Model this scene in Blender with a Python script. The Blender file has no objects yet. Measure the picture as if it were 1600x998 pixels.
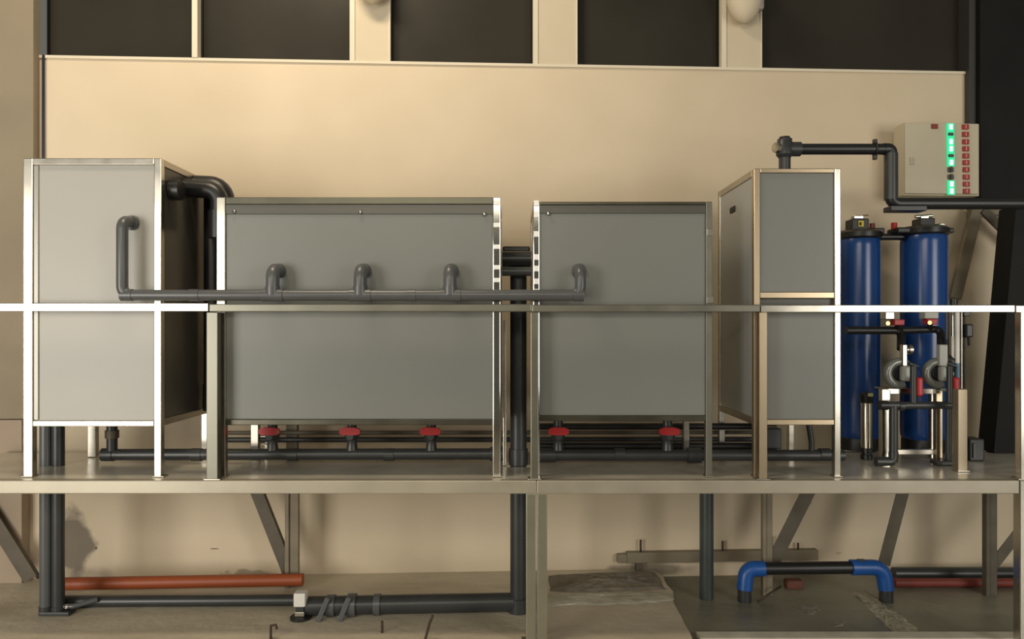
import bpy, bmesh, math, random
from mathutils import Vector, Matrix
random.seed(7)
C = bpy.context.scene.collection
SC = bpy.context.scene

# ------------------------------------------------------------------ camera
F = 1155.0                      # focal length in pixels of a 1600 x 998 frame
S = 270.0                       # pixels per metre on the plane of the tank fronts (Y = 0)
D = F / S                       # camera distance to that plane
EYE = 1.8                       # eye height above the floor
HX, HY = 800.0, 510.0           # where depth lines meet
cam = bpy.data.cameras.new('camera'); cob = bpy.data.objects.new('camera', cam); C.objects.link(cob)
cam.sensor_fit = 'HORIZONTAL'; cam.sensor_width = 36.0; cam.lens = 36.0 * F / 1600.0
cam.shift_y = (HY - 499.0) / 1600.0
cob.location = (0, -D, EYE); cob.rotation_euler = (math.pi / 2, 0, 0)
cam.clip_start = 0.05; cam.clip_end = 60
SC.camera = cob

# ------------------------------------------------------------------ world, lamps, exposure
SC.view_settings.view_transform = 'Standard'; SC.view_settings.look = 'None'
SC.view_settings.exposure = 0.0; SC.view_settings.gamma = 1.0
SC.view_settings.use_curve_mapping = False
W_ = bpy.data.worlds.new('world'); SC.world = W_; W_.use_nodes = True
bg = W_.node_tree.nodes['Background']
bg.inputs[0].default_value = (0.80, 0.76, 0.62, 1); bg.inputs[1].default_value = 0.17

def area(name, loc, aim, sx, sy, power, col, spread=180):
    l = bpy.data.lights.new(name, 'AREA'); l.shape = 'RECTANGLE'; l.size = sx; l.size_y = sy
    l.energy = power; l.color = col; l.spread = math.radians(spread)
    o = bpy.data.objects.new(name, l); C.objects.link(o); o.location = loc
    o.rotation_euler = (Vector(aim) - Vector(loc)).to_track_quat('-Z', 'Y').to_euler()
    return o
# warm strip lamp under the roof, left of the middle
area('ceiling_lamp', (-1.6, -1.0, 5.8), (-1.5, 1.1, 2.4), 1.5, 0.4, 92, (1.0, 0.83, 0.60))
# added fill light, unseen, high behind the camera
area('rear_fill', (-1.2, -7.5, 4.2), (-0.6, 0.5, 1.0), 4.0, 1.0, 120, (1.0, 0.90, 0.72))
# unseen area lights added behind the camera for white steel reflections and fill
area('reflection_light', (-6.05, -6.5, 1.65), (-6.05, 0.0, 1.65), 3.6, 3.2, 400, (1.0, 0.95, 0.86))
area('reflection_light', (6.3, -6.5, 2.3), (6.3, 0.0, 2.3), 3.2, 3.4, 235, (1.0, 0.95, 0.86))

# ------------------------------------------------------------------ helpers
def P(px, py, Y=0.0):
    k = (Y + D) / F
    return Vector(((px - HX) * k, Y, EYE - (py - HY) * k))
def XP(px, Y=0.0): return (px - HX) * (Y + D) / F
def ZP(py, Y=0.0): return EYE - (py - HY) * (Y + D) / F
def G(px, py, z=0.0):
    d = (EYE - z) * F / (py - HY)
    return Vector(((px - HX) * d / F, d - D, z))
PHI = math.atan(0.05)           # the wall runs slightly away to the right
WALL_Y = 1.17
WM = Matrix.Translation((0, WALL_Y, 0)) @ Matrix.Rotation(PHI, 4, 'Z')
def WU(px, py, n=0.0):          # pixel -> (u, z) on the wall plane, n metres towards the room
    dx, dz = (px - HX) / F, -(py - HY) / F
    o = Vector((0, -D)); d = Vector((dx, 1.0))
    nrm = Vector((-math.sin(PHI), math.cos(PHI))); base = Vector((0, WALL_Y)) - nrm * n
    t = (base - o).dot(nrm) / d.dot(nrm)
    p = o + d * t - Vector((0, WALL_Y))
    return (p.dot(Vector((math.cos(PHI), math.sin(PHI)))), EYE + dz * t)
def WP(px, py, n=0.0):
    u, z = WU(px, py, n)
    return WM @ Vector((u, -n, z))

OFF = {}
def nbm(): return bmesh.new()
def box(bm, x0, x1, y0, y1, z0, z1, bev=0.0, M=None):
    v = [bm.verts.new(p) for p in ((x0,y0,z0),(x1,y0,z0),(x1,y1,z0),(x0,y1,z0),(x0,y0,z1),(x1,y0,z1),(x1,y1,z1),(x0,y1,z1))]
    fs = [bm.faces.new([v[i] for i in f]) for f in ((3,2,1,0),(4,5,6,7),(0,1,5,4),(1,2,6,5),(2,3,7,6),(3,0,4,7))]
    if M is not None:
        for q in v: q.co = M @ q.co
    if bev > 0:
        es = list({e for f in fs for e in f.edges})
        bmesh.ops.bevel(bm, geom=es, offset=bev, segments=2, affect='EDGES', profile=0.5)
    return bm
def beam(bm, a, b, w, d, bev=0.003, up=(0, 1, 0)):
    a, b = Vector(a), Vector(b); t = (b - a); L = t.length; t.normalize()
    y = Vector(up) - t * Vector(up).dot(t); y.normalize(); x = y.cross(t)
    M = Matrix((( x.x, y.x, t.x, a.x), (x.y, y.y, t.y, a.y), (x.z, y.z, t.z, a.z), (0, 0, 0, 1)))
    return box(bm, -w/2, w/2, -d/2, d/2, 0, L, bev, M)
def fillet(pts, R, n=6):
    pts = [Vector(p) for p in pts]; out = [pts[0]]
    for i in range(1, len(pts) - 1):
        p0, p, p1 = pts[i-1], pts[i], pts[i+1]
        a, b = (p0 - p), (p1 - p); la, lb = a.length, b.length; a.normalize(); b.normalize()
        ang = a.angle(b)
        if ang > 3.1: out.append(p); continue
        tl = min(R / math.tan(ang / 2), la * 0.48, lb * 0.48); r = tl * math.tan(ang / 2)
        c = p + (a + b).normalized() * (r / math.sin(ang / 2))
        s, e = p + a * tl - c, p + b * tl - c; om = s.angle(e)
        for k in range(n + 1):
            f = k / n
            out.append(c + (s * math.sin((1 - f) * om) + e * math.sin(f * om)) / math.sin(om))
    out.append(pts[-1]); return out
def tube(bm, pts, r, seg=16, R=None, cap=True):
    if R: pts = fillet(pts, R)
    pts = [Vector(p) for p in pts]; rs = r if isinstance(r, (list, tuple)) else [r] * len(pts)
    rings = []; nrm = None
    for i, p in enumerate(pts):
        if i == 0: t = pts[1] - p
        elif i == len(pts) - 1: t = p - pts[i-1]
        else: t = (pts[i+1] - p).normalized() + (p - pts[i-1]).normalized()
        t.normalize()
        if nrm is None:
            nrm = t.orthogonal().normalized()
        nrm = (nrm - t * nrm.dot(t)).normalized(); bi = t.cross(nrm)
        rings.append([bm.verts.new(p + (nrm * math.cos(a) + bi * math.sin(a)) * rs[i]) for a in [2*math.pi*k/seg for k in range(seg)]])
    for A, B in zip(rings, rings[1:]):
        for k in range(seg): bm.faces.new((A[k], A[(k+1) % seg], B[(k+1) % seg], B[k])).smooth = True
    if cap:
        bm.faces.new(list(reversed(rings[0]))); bm.faces.new(rings[-1])
    return bm
def lathe(bm, c, prof, axis=(0, 0, 1), seg=24):
    c = Vector(c); ax = Vector(axis).normalized()
    x = ax.orthogonal().normalized(); y = ax.cross(x); rings = []
    for (r, h) in prof:
        rings.append([bm.verts.new(c + ax * h + (x * math.cos(a) + y * math.sin(a)) * max(r, 1e-4)) for a in [2*math.pi*k/seg for k in range(seg)]])
    for A, B in zip(rings, rings[1:]):
        for k in range(seg): bm.faces.new((A[k], A[(k+1) % seg], B[(k+1) % seg], B[k])).smooth = True
    bm.faces.new(list(reversed(rings[0]))); bm.faces.new(rings[-1])
    return bm
def prism(bm, pts, d):          # closed outline pushed along d
    d = Vector(d); a = [bm.verts.new(p) for p in pts]; b = [bm.verts.new(Vector(p) + d) for p in pts]
    bm.faces.new(a); bm.faces.new(list(reversed(b))); n = len(a)
    for i in range(n): bm.faces.new((a[i], b[i], b[(i+1) % n], a[(i+1) % n]))
    return bm
def torus(bm, c, R, r, axis, a0=0, a1=2*math.pi, n=24, seg=10, ref=None):
    c = Vector(c); ax = Vector(axis).normalized(); x = Vector(ref) if ref else ax.orthogonal().normalized(); y = ax.cross(x)
    pts = [c + (x * math.cos(a0 + (a1 - a0) * k / n) + y * math.sin(a0 + (a1 - a0) * k / n)) * R for k in range(n + 1)]
    return tube(bm, pts, r, seg)
def obj(name, bm, mat, parent=None, label=None):
    off = OFF.get(parent.name, Vector()) if parent else Vector()
    bmesh.ops.recalc_face_normals(bm, faces=bm.faces[:])
    for v in bm.verts: v.co -= off
    me = bpy.data.meshes.new(name); bm.to_mesh(me); bm.free()
    me.materials.append(mat)
    fl = [p.use_smooth for p in me.polygons]
    if any(fl):
        me.set_sharp_from_angle(angle=math.radians(38)); me.polygons.foreach_set('use_smooth', fl)
    o = bpy.data.objects.new(name, me); C.objects.link(o)
    if parent: o.parent = parent
    OFF[o.name] = off
    if label: o['label'] = label
    return o
def tag(o, label, cat, group=None):
    o['label'] = label; o['category'] = cat
    if group: o['group'] = group
    return o
def thing(name, loc, label, cat, group=None):
    o = bpy.data.objects.new(name, None); C.objects.link(o); o.location = loc; o.empty_display_size = 0.1
    OFF[o.name] = Vector(loc)
    return tag(o, label, cat, group)
def struct(name, bm, mat, parent=None):
    o = obj(name, bm, mat, parent)
    if not parent: o['kind'] = 'structure'
    return o
def dup(root, delta, label):
    r = root.copy(); C.objects.link(r); r.location = root.location + Vector(delta); r['label'] = label
    for ch in list(root.children):
        c = ch.copy(); C.objects.link(c); c.parent = r
        for g in ch.children:
            e = g.copy(); C.objects.link(e); e.parent = c
    return r

# ------------------------------------------------------------------ materials
def mat(name, col, rough=0.5, metal=0.0, var=0.0, scale=6.0, bump=0.0, bscale=60.0, stretch=None, emit=None, estr=0.0, rvar=0.0, spec=0.5):
    m = bpy.data.materials.new(name); m.use_nodes = True; nt = m.node_tree; b = nt.nodes['Principled BSDF']
    b.inputs['Base Color'].default_value = (*col, 1); b.inputs['Roughness'].default_value = rough; b.inputs['Metallic'].default_value = metal
    b.inputs['Specular IOR Level'].default_value = spec
    tc = nt.nodes.new('ShaderNodeTexCoord'); mp = nt.nodes.new('ShaderNodeMapping'); nt.links.new(tc.outputs['Object'], mp.inputs[0])
    if stretch: mp.inputs['Scale'].default_value = stretch
    if var > 0 or rvar > 0:
        n = nt.nodes.new('ShaderNodeTexNoise'); n.inputs['Scale'].default_value = scale; n.inputs['Detail'].default_value = 5
        nt.links.new(mp.outputs[0], n.inputs['Vector'])
        if var > 0:
            r = nt.nodes.new('ShaderNodeValToRGB'); r.color_ramp.elements[0].position = 0.3; r.color_ramp.elements[1].position = 0.7
            r.color_ramp.elements[0].color = (*[c * (1 - var) for c in col], 1); r.color_ramp.elements[1].color = (*[min(1, c * (1 + var)) for c in col], 1)
            nt.links.new(n.outputs['Fac'], r.inputs[0]); nt.links.new(r.outputs[0], b.inputs['Base Color'])
        if rvar > 0:
            mr = nt.nodes.new('ShaderNodeMapRange'); mr.inputs['To Min'].default_value = max(0.02, rough - rvar); mr.inputs['To Max'].default_value = rough + rvar
            nt.links.new(n.outputs['Fac'], mr.inputs['Value']); nt.links.new(mr.outputs[0], b.inputs['Roughness'])
    if bump > 0:
        n2 = nt.nodes.new('ShaderNodeTexNoise'); n2.inputs['Scale'].default_value = bscale; n2.inputs['Detail'].default_value = 4
        nt.links.new(mp.outputs[0], n2.inputs['Vector'])
        bp = nt.nodes.new('ShaderNodeBump'); bp.inputs['Strength'].default_value = bump; bp.inputs['Distance'].default_value = 0.02
        nt.links.new(n2.outputs['Fac'], bp.inputs['Height']); nt.links.new(bp.outputs[0], b.inputs['Normal'])
    if emit:
        b.inputs['Emission Color'].default_value = (*emit, 1); b.inputs['Emission Strength'].default_value = estr
    return m

def wall_mat():
    m = mat('painted_wall', (0.66, 0.545, 0.385), 0.75, 0, bump=0.05, bscale=40)
    nt = m.node_tree; N = nt.nodes.new; L = nt.links.new; b = nt.nodes['Principled BSDF']
    tc = N('ShaderNodeTexCoord'); n = N('ShaderNodeTexNoise'); n.inputs['Scale'].default_value = 1.3; n.inputs['Detail'].default_value = 5
    L(tc.outputs['Object'], n.inputs['Vector'])
    r = N('ShaderNodeValToRGB'); r.color_ramp.elements[0].color = (0.60, 0.505, 0.365, 1); r.color_ramp.elements[1].color = (0.67, 0.565, 0.42, 1)
    r.color_ramp.elements[0].position = 0.3; r.color_ramp.elements[1].position = 0.7
    L(n.outputs['Fac'], r.inputs[0]); col = r.outputs[0]
    geo = N('ShaderNodeNewGeometry')
    def stain(centre, radii, dark, edge, nscale, amount, colr):
        nonlocal col
        sub = N('ShaderNodeVectorMath'); sub.operation = 'SUBTRACT'; sub.inputs[1].default_value = centre; L(geo.outputs['Position'], sub.inputs[0])
        dv = N('ShaderNodeVectorMath'); dv.operation = 'DIVIDE'; dv.inputs[1].default_value = radii; L(sub.outputs[0], dv.inputs[0])
        ln = N('ShaderNodeVectorMath'); ln.operation = 'LENGTH'; L(dv.outputs[0], ln.inputs[0])
        nz = N('ShaderNodeTexNoise'); nz.inputs['Scale'].default_value = nscale; nz.inputs['Detail'].default_value = 8; L(geo.outputs['Position'], nz.inputs['Vector'])
        ma = N('ShaderNodeMath'); ma.operation = 'MULTIPLY_ADD'; ma.inputs[1].default_value = edge; L(nz.outputs['Fac'], ma.inputs[0]); L(ln.outputs['Value'], ma.inputs[2])
        mr = N('ShaderNodeMapRange'); mr.inputs['From Min'].default_value = 1.0 + edge * 0.5; mr.inputs['From Max'].default_value = 1.0 + edge * 0.5 - dark
        mr.inputs['To Max'].default_value = amount; L(ma.outputs[0], mr.inputs['Value'])
        mx = N('ShaderNodeMix'); mx.data_type = 'RGBA'; L(mr.outputs[0], mx.inputs['Factor']); L(col, mx.inputs['A']); mx.inputs['B'].default_value = (*colr, 1)
        col = mx.outputs['Result']
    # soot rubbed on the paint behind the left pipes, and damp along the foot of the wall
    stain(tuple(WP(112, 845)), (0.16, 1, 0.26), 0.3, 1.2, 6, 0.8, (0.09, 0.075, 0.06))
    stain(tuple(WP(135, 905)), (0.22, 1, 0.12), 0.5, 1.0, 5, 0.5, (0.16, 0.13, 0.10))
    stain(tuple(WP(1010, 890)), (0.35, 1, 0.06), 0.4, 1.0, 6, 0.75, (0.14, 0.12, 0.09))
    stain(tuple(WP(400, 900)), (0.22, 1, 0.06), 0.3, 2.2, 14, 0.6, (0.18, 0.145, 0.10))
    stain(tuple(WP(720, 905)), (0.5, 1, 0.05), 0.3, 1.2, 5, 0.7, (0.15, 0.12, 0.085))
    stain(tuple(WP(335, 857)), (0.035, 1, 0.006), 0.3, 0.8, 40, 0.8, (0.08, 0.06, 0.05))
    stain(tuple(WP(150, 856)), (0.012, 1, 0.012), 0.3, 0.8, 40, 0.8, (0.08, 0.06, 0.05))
    stain(tuple(WP(1265, 786)), (0.03, 1, 0.012), 0.5, 0.8, 30, 0.4, (0.2, 0.17, 0.12))
    stain(tuple(WP(1310, 864)), (0.03, 1, 0.012), 0.5, 0.8, 30, 0.4, (0.2, 0.17, 0.12))
    L(col, b.inputs['Base Color']); return m

def floor_mat(name, c0, c1, c2, rough):
    m = mat(name, c1, rough, 0, bump=0.25, bscale=14)
    nt = m.node_tree; N = nt.nodes.new; L = nt.links.new; b = nt.nodes['Principled BSDF']
    tc = N('ShaderNodeTexCoord'); mp = N('ShaderNodeMapping'); mp.inputs['Scale'].default_value = (0.45, 1.6, 1); L(tc.outputs['Object'], mp.inputs[0])
    n = N('ShaderNodeTexNoise'); n.inputs['Scale'].default_value = 1.6; n.inputs['Detail'].default_value = 9; n.inputs['Roughness'].default_value = 0.6; L(mp.outputs[0], n.inputs['Vector'])
    r = N('ShaderNodeValToRGB'); e = r.color_ramp.elements; e[0].position = 0.3; e[1].position = 0.72
    e[0].color = (*c0, 1); e[1].color = (*c2, 1); k = e.new(0.5); k.color = (*c1, 1)
    L(n.outputs['Fac'], r.inputs[0]); L(r.outputs[0], b.inputs['Base Color'])
    mr = N('ShaderNodeMapRange'); mr.inputs['To Min'].default_value = rough - 0.15; mr.inputs['To Max'].default_value = rough + 0.15
    L(n.outputs['Fac'], mr.inputs['Value']); L(mr.outputs[0], b.inputs['Roughness'])
    return m

M_wall = wall_mat()
M_pier = mat('pier_paint', (0.27, 0.225, 0.16), 0.8, 0, 0.08, 2, 0.05)
M_pil = mat('pilaster_paint', (0.60, 0.52, 0.385), 0.7, 0, 0.04, 2)
M_white = mat('cream_trim', (0.70, 0.63, 0.50), 0.6, 0, 0.04, 3)
M_glass = mat('night_glass', (0.034, 0.031, 0.025), 0.25, 0, 0.15, 1.2, rvar=0.06, spec=0.15)
M_black = mat('black_sheet', (0.0075, 0.0075, 0.0075), 0.6, 0, 0.2, 3, spec=0.2)
M_steel = mat('polished_stainless', (0.62, 0.585, 0.51), 0.22, 1.0, 0.06, 9, rvar=0.05)
M_dim = mat('dim_reflection_stainless', (0.105, 0.10, 0.078), 0.34, 0.9, 0.12, 6, rvar=0.06)  # same stainless, colour darkened to imitate dimmer hall reflections
M_mid = mat('matt_dim_stainless', (0.20, 0.195, 0.16), 0.38, 0.85, 0.08, 6, rvar=0.06)  # stainless colour darkened for the dark reflections along the middle of the rail
M_warm = mat('warm_stainless', (0.52, 0.42, 0.29), 0.30, 0.95, 0.04, 2)
M_chrome = mat('mirror_stainless', (0.46, 0.45, 0.41), 0.09, 1.0, 0.05, 12)
M_glint = mat('glint_steel', (0.85, 0.84, 0.80), 0.42, 0.35)
M_satin = mat('satin_stainless', (0.50, 0.47, 0.41), 0.30, 1.0, 0.10, 5, rvar=0.06, stretch=(1, 1, 8))
M_side = mat('brushed_side_sheet', (0.40, 0.425, 0.43), 0.30, 0.45, 0.03, 2)
M_deck = mat('deck_sheet', (0.66, 0.62, 0.53), 0.24, 0.3, 0.15, 3, rvar=0.08)
M_col = mat('column_steel', (0.33, 0.325, 0.255), 0.36, 0.8, 0.08, 4, rvar=0.06)
M_beam = mat('deck_edge_steel', (0.40, 0.365, 0.29), 0.40, 0.4, 0.10, 4, rvar=0.08)
M_panel = mat('grey_plastic_sheet', (0.180, 0.188, 0.174), 0.42, 0, 0.03, 2)
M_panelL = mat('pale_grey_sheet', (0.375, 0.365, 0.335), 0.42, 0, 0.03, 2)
M_band = mat('grey_rim_strip', (0.085, 0.083, 0.070), 0.35, 0, 0.05, 3)
M_pvc = mat('grey_pipe', (0.085, 0.09, 0.093), 0.32, 0, 0.08, 6)
M_dark = mat('charcoal_pipe', (0.034, 0.036, 0.037), 0.36, 0, 0.12, 6)
M_blk = mat('black_plastic', (0.013, 0.013, 0.014), 0.38, 0, 0.1, 8)
M_red = mat('red_plastic', (0.42, 0.018, 0.020), 0.38, 0, 0.08, 9)
M_blue = mat('blue_vessel', (0.010, 0.055, 0.22), 0.24, 0, 0.06, 4)
M_bluep = mat('blue_pipe', (0.012, 0.085, 0.33), 0.35, 0, 0.08, 6)
M_orange = mat('orange_pipe', (0.30, 0.068, 0.02), 0.5, 0, 0.15, 4, stretch=(0.3, 1, 1))
M_brown = mat('primed_angle_steel', (0.10, 0.085, 0.062), 0.55, 0.2, 0.2, 7, bump=0.05)
M_brownl = mat('dusty_channel_steel', (0.22, 0.185, 0.13), 0.6, 0.1, 0.15, 5)
M_cream = mat('cream_enamel', (0.50, 0.45, 0.33), 0.40, 0, 0.03, 3)
M_grey = mat('pale_grey_casting', (0.36, 0.37, 0.33), 0.38, 0.1, 0.08, 9)
M_clear = mat('smoky_casing', (0.23, 0.24, 0.22), 0.22, 0.2, 0.1, 7)
M_whitep = mat('white_plastic', (0.72, 0.70, 0.66), 0.35, 0, 0.03, 5)
M_yel = mat('yellow_sticker', (0.75, 0.62, 0.04), 0.5)
M_ink = mat('black_print', (0.01, 0.01, 0.01), 0.6)
M_brass = mat('brass', (0.55, 0.42, 0.2), 0.3, 1.0)
M_rust = mat('rusty_rod', (0.06, 0.04, 0.028), 0.7, 0.2, 0.3, 20)
M_green = mat('green_halo_lens', (0.02, 0.45, 0.22), 0.3, emit=(0.04, 0.72, 0.30), estr=0.75)
M_lit = mat('lit_lamp_core', (0.5, 0.9, 0.7), 0.3, emit=(0.62, 1.0, 0.82), estr=2.2)
M_switch = mat('dark_switch', (0.05, 0.05, 0.045), 0.4)
M_redl = mat('red_button', (0.36, 0.025, 0.025), 0.3, 0, 0.1, 30)
M_slab = floor_mat('dusty_concrete', (0.36, 0.32, 0.24), (0.50, 0.445, 0.345), (0.62, 0.56, 0.44), 0.5)
M_floor = floor_mat('damp_concrete', (0.15, 0.145, 0.11), (0.20, 0.195, 0.15), (0.28, 0.265, 0.205), 0.38)
M_cement = mat('dried_cement', (0.38, 0.35, 0.27), 0.9, 0, 0.3, 25, bump=0.6, bscale=30)

# ------------------------------------------------------------------ large structure
bm = nbm(); box(bm, -9, 9, -9.5, 1.6, -0.16, -0.06); struct('floor', bm, M_floor)
# main slab: its right edge is broken away
edge = [(1026, 892), (1036, 900), (1041, 912), (1052, 924), (1050, 936), (1056, 948), (1064, 962), (1070, 975), (1078, 988), (1084, 1003)]
pts = [G(*p) for p in edge]
last = pts[-1]; pts += [Vector((last.x + 0.1, -2.0, 0)), Vector((last.x + 0.6, -9.4, 0)), Vector((-8.9, -9.4, 0)), Vector((-8.9, 1.5, 0)), Vector((pts[0].x - 0.02, 1.5, 0))]
bm = nbm(); prism(bm, pts, (0, 0, -0.06)); struct('floor', bm, M_slab)

def wbox(bm, u0, u1, n0, n1, z0, z1, bev=0.0):   # n = metres towards the room
    return box(bm, u0, u1, -n1, -n0, z0, z1, bev, WM)
zl = WU(800, 104)[1]
bm = nbm(); wbox(bm, -4.9, WU(1512, 300)[0] + 0.9, -0.25, 0, -0.06, zl); struct('wall_back', bm, M_wall)
bm = nbm(); wbox(bm, -4.9, 4.4, -0.22, 0.012, zl, zl + 0.02); struct('trim_1', bm, M_white)
zt = zl + 1.1
# wall above the windows closes the hall at the top
bm = nbm(); wbox(bm, -4.9, 4.4, -0.25, 0, zt, zt + 0.5); struct('wall_back', bm, M_wall)
def upx(px): return WU(px, 60)[0]
k = 2
for a, b, n in ((547, 610, 0.0), (833, 902, 0.0), (1127, 1190, 0.0)):
    bm = nbm(); wbox(bm, upx(a), upx(b), -0.25, 0.004, zl + 0.02, zt, 0.004)
    o = struct('trim_%d' % k, bm, M_pil); k += 1
    bm = nbm(); wbox(bm, upx(a) - 0.001, upx(a) + 0.035, 0.004, 0.012, zl + 0.02, zt); obj('edge_strip', bm, M_white, o)
    bm = nbm(); wbox(bm, upx(b) - 0.012, upx(b), 0.004, 0.010, zl + 0.02, zt); obj('edge_strip', bm, M_white, o)
wins = ((67, 301), (310, 547), (610, 833), (902, 1127), (1190, 1530))
for i, (a, b) in enumerate(wins):
    u0, u1 = upx(a), upx(b)
    bm = nbm(); f = 0.012
    wbox(bm, u0, u1, -0.10, -0.05, zl + 0.02, zl + 0.035); wbox(bm, u0, u1, -0.10, -0.05, zt - 0.03, zt)
    wbox(bm, u0, u0 + f, -0.10, -0.05, zl + 0.035, zt - 0.03); wbox(bm, u1 - f, u1, -0.10, -0.05, zl + 0.035, zt - 0.03)
    w = struct('window_%d' % (i + 1), bm, M_black)
    bm = nbm(); wbox(bm, u0 + f, u1 - f, -0.085, -0.07, zl + 0.035, zt - 0.03); obj('pane', bm, M_glass, w)
bm = nbm(); wbox(bm, upx(301), upx(310), -0.12, 0.02, zl + 0.02, zt, 0.004); struct('trim_5', bm, M_white)

# pier at the left with a lower plinth, and a thin blue cable in its corner
uL = WU(66, 165, 0.0)[0]
bm = nbm(); wbox(bm, -4.9, WU(52, 200, 0.08)[0], 0.0, 0.08, ZP(655, 0.9), zt + 0.5, 0.004); struct('wall_left', bm, M_pier)
bm = nbm(); wbox(bm, -4.9, WU(34, 800, 0.095)[0], 0.0, 0.095, 0.0, ZP(656, 0.9), 0.004); struct('wall_left', bm, mat('plinth_paint', (0.36, 0.285, 0.21), 0.8, 0, 0.1, 2))
bm = nbm(); tube(bm, [WP(68, 86, 0.014), WP(68, 700, 0.014)], 0.009, 8)
tag(obj('wall_cable', bm, mat('navy_cable', (0.012, 0.02, 0.05), 0.5)), 'thin dark blue cable running straight down the wall corner at left', 'cable')

# black sheeted pier at the right
bm = nbm(); wbox(bm, WU(1532, 100, 0.1)[0], 4.6, -0.25, 0.10, ZP(322, 1.2), zt + 0.5, 0.005); struct('wall_right', bm, M_black)
bm = nbm(); wbox(bm, WU(1514, 100, 0.05)[0], WU(1532, 100, 0.1)[0], -0.25, 0.055, ZP(200, 1.2), zt + 0.5, 0.004); struct('trim_6', bm, mat('dark_corner_trim', (0.035, 0.034, 0.032), 0.5))

# ------------------------------------------------------------------ deck on its frame
ZD = ZP(745)                     # deck top
YF, YB = -0.10, 0.88
plat = thing('platform', (0, 0.4, 0), 'long stainless work platform carrying the tanks and blue vessels', 'platform')
cx = XP(810, 0.39)
for (x0, x1, y0, y1) in ((-3.55, cx - 0.075, YF + 0.06, YB - 0.05), (cx + 0.075, 3.75, YF + 0.06, YB - 0.05), (cx - 0.073, cx + 0.073, YF + 0.06, 0.31), (cx - 0.073, cx + 0.073, 0.47, YB - 0.05)):
    bm = nbm(); box(bm, x0, x1, y0, y1, ZD - 0.02, ZD - 0.002, 0.002); obj('deck_plate', bm, M_deck, plat)
bm = nbm(); box(bm, -3.55, XP(838, YF), YF, YF + 0.06, ZD - 0.075, ZD, 0.005); obj('edge_beam', bm, M_beam, plat)
bm = nbm(); box(bm, XP(838, YF) + 0.003, XP(1593, YF), YF, YF + 0.06, ZD - 0.075, ZD, 0.005); obj('edge_beam', bm, M_beam, plat)
bm = nbm(); box(bm, -3.5, 3.7, YB - 0.05, YB, ZD - 0.075, ZD, 0.004); obj('rear_beam', bm, M_satin, plat)
for x in (-2.75, -1.3, 0.62, 1.7, 2.9):
    bm = nbm(); box(bm, x - 0.02, x + 0.02, YF + 0.06, YB - 0.05, ZD - 0.07, ZD - 0.02, 0.002); obj('joist', bm, M_satin, plat)
for a, b in ((822, 837), (839.5, 855)):
    bm = nbm(); box(bm, XP(a, YF), XP(b, YF), YF + 0.005, YF + 0.055, 0.012, ZD - 0.075, 0.004); obj('front_column', bm, M_col, plat)
bm = nbm(); box(bm, XP(815, YF), XP(862, YF), YF - 0.03, YF + 0.09, 0.0, 0.012, 0.002); obj('base_plate', bm, M_satin, plat)
bm = nbm(); box(bm, XP(1594, YF), XP(1612, YF), YF, YF + 0.06, -0.06, ZD + 0.0, 0.004); obj('front_column', bm, M_steel, plat)
bm = nbm(); box(bm, XP(-160, YF), XP(-142, YF), YF, YF + 0.06, 0, ZD - 0.076, 0.004); obj('front_column', bm, M_steel, plat)
YR = YB - 0.03
for a, b, m2, z0 in ((447, 467, M_brownl, 0.0), (1190, 1206, M_brownl, -0.06), (1537, 1556, M_brown, -0.06)):
    bm = nbm(); w = XP(b, YR) - XP(a, YR); x0 = XP(a, YR)
    box(bm, x0, x0 + w * 0.3, YR - 0.03, YR + 0.02, z0, ZD - 0.076, 0.002); box(bm, x0 + w * 0.3, x0 + w, YR - 0.015, YR + 0.02, z0, ZD - 0.076, 0.002)
    obj('rear_post', bm, m2, plat)
for (a, b, w) in (((456, 908), (380, 716), 0.085), ((1207, 880), (1288, 718), 0.095), ((1381, 882), (1424, 718), 0.085), ((48, 905), (-70, 718), 0.10), ((1548, 888), (1640, 770), 0.075)):
    bm = nbm(); p, q = P(*a, YR), P(*b, YR); beam(bm, p, q, w, 0.008, 0.002)
    beam(bm, p + Vector((w / 2 - 0.004, 0.02, 0)), q + Vector((w / 2 - 0.004, 0.02, 0)), 0.008, 0.045, 0.001)
    obj('brace', bm, M_brown, plat)
# stubs that carry the deck above the level of the columns behind the manifold
bm = nbm(); box(bm, XP(449, YR), XP(466, YR), YR - 0.03, YR + 0.02, ZD, ZD + 0.42, 0.003); obj('rear_post', bm, M_brownl, plat)

# ------------------------------------------------------------------ guard rail
YG = YF + 0.03
rail = thing('guard_rail', (0, YG, ZD), 'low stainless guard rail crossing in front of all the tanks', 'railing')
def railbar(a, b, y0, y1, m2, name='top_rail'):
    bm = nbm(); box(bm, XP(a, YG), XP(b, YG), YG - 0.022, YG + 0.022, ZP(y1, YG), ZP(y0, YG), 0.004); return obj(name, bm, m2, rail)
railbar(-150, 328, 473.5, 486.5, M_steel); railbar(329, 830, 475, 487, M_mid); railbar(831, 1186, 476, 487.5, M_mid)
railbar(1187, 1582, 476.5, 488, M_steel); railbar(1583, 1640, 477, 488.5, M_satin)
for a, b in ((325, 343), (829, 841), (1184, 1197), (1590, 1604), (-140, -124)):
    bm = nbm(); box(bm, XP(a, YG), XP(b, YG), YG - 0.025, YG + 0.025, ZD, ZP(487.5, YG), 0.004); p = obj('post', bm, {325: M_mid, 829: M_mid, 1184: M_warm}.get(a, M_steel), rail)
    bm = nbm(); box(bm, XP(a - 4, YG), XP(b + 4, YG), YG - 0.029, YG + 0.045, ZD, ZD + 0.010, 0.002); obj('foot_plate', bm, M_satin, p)

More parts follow.
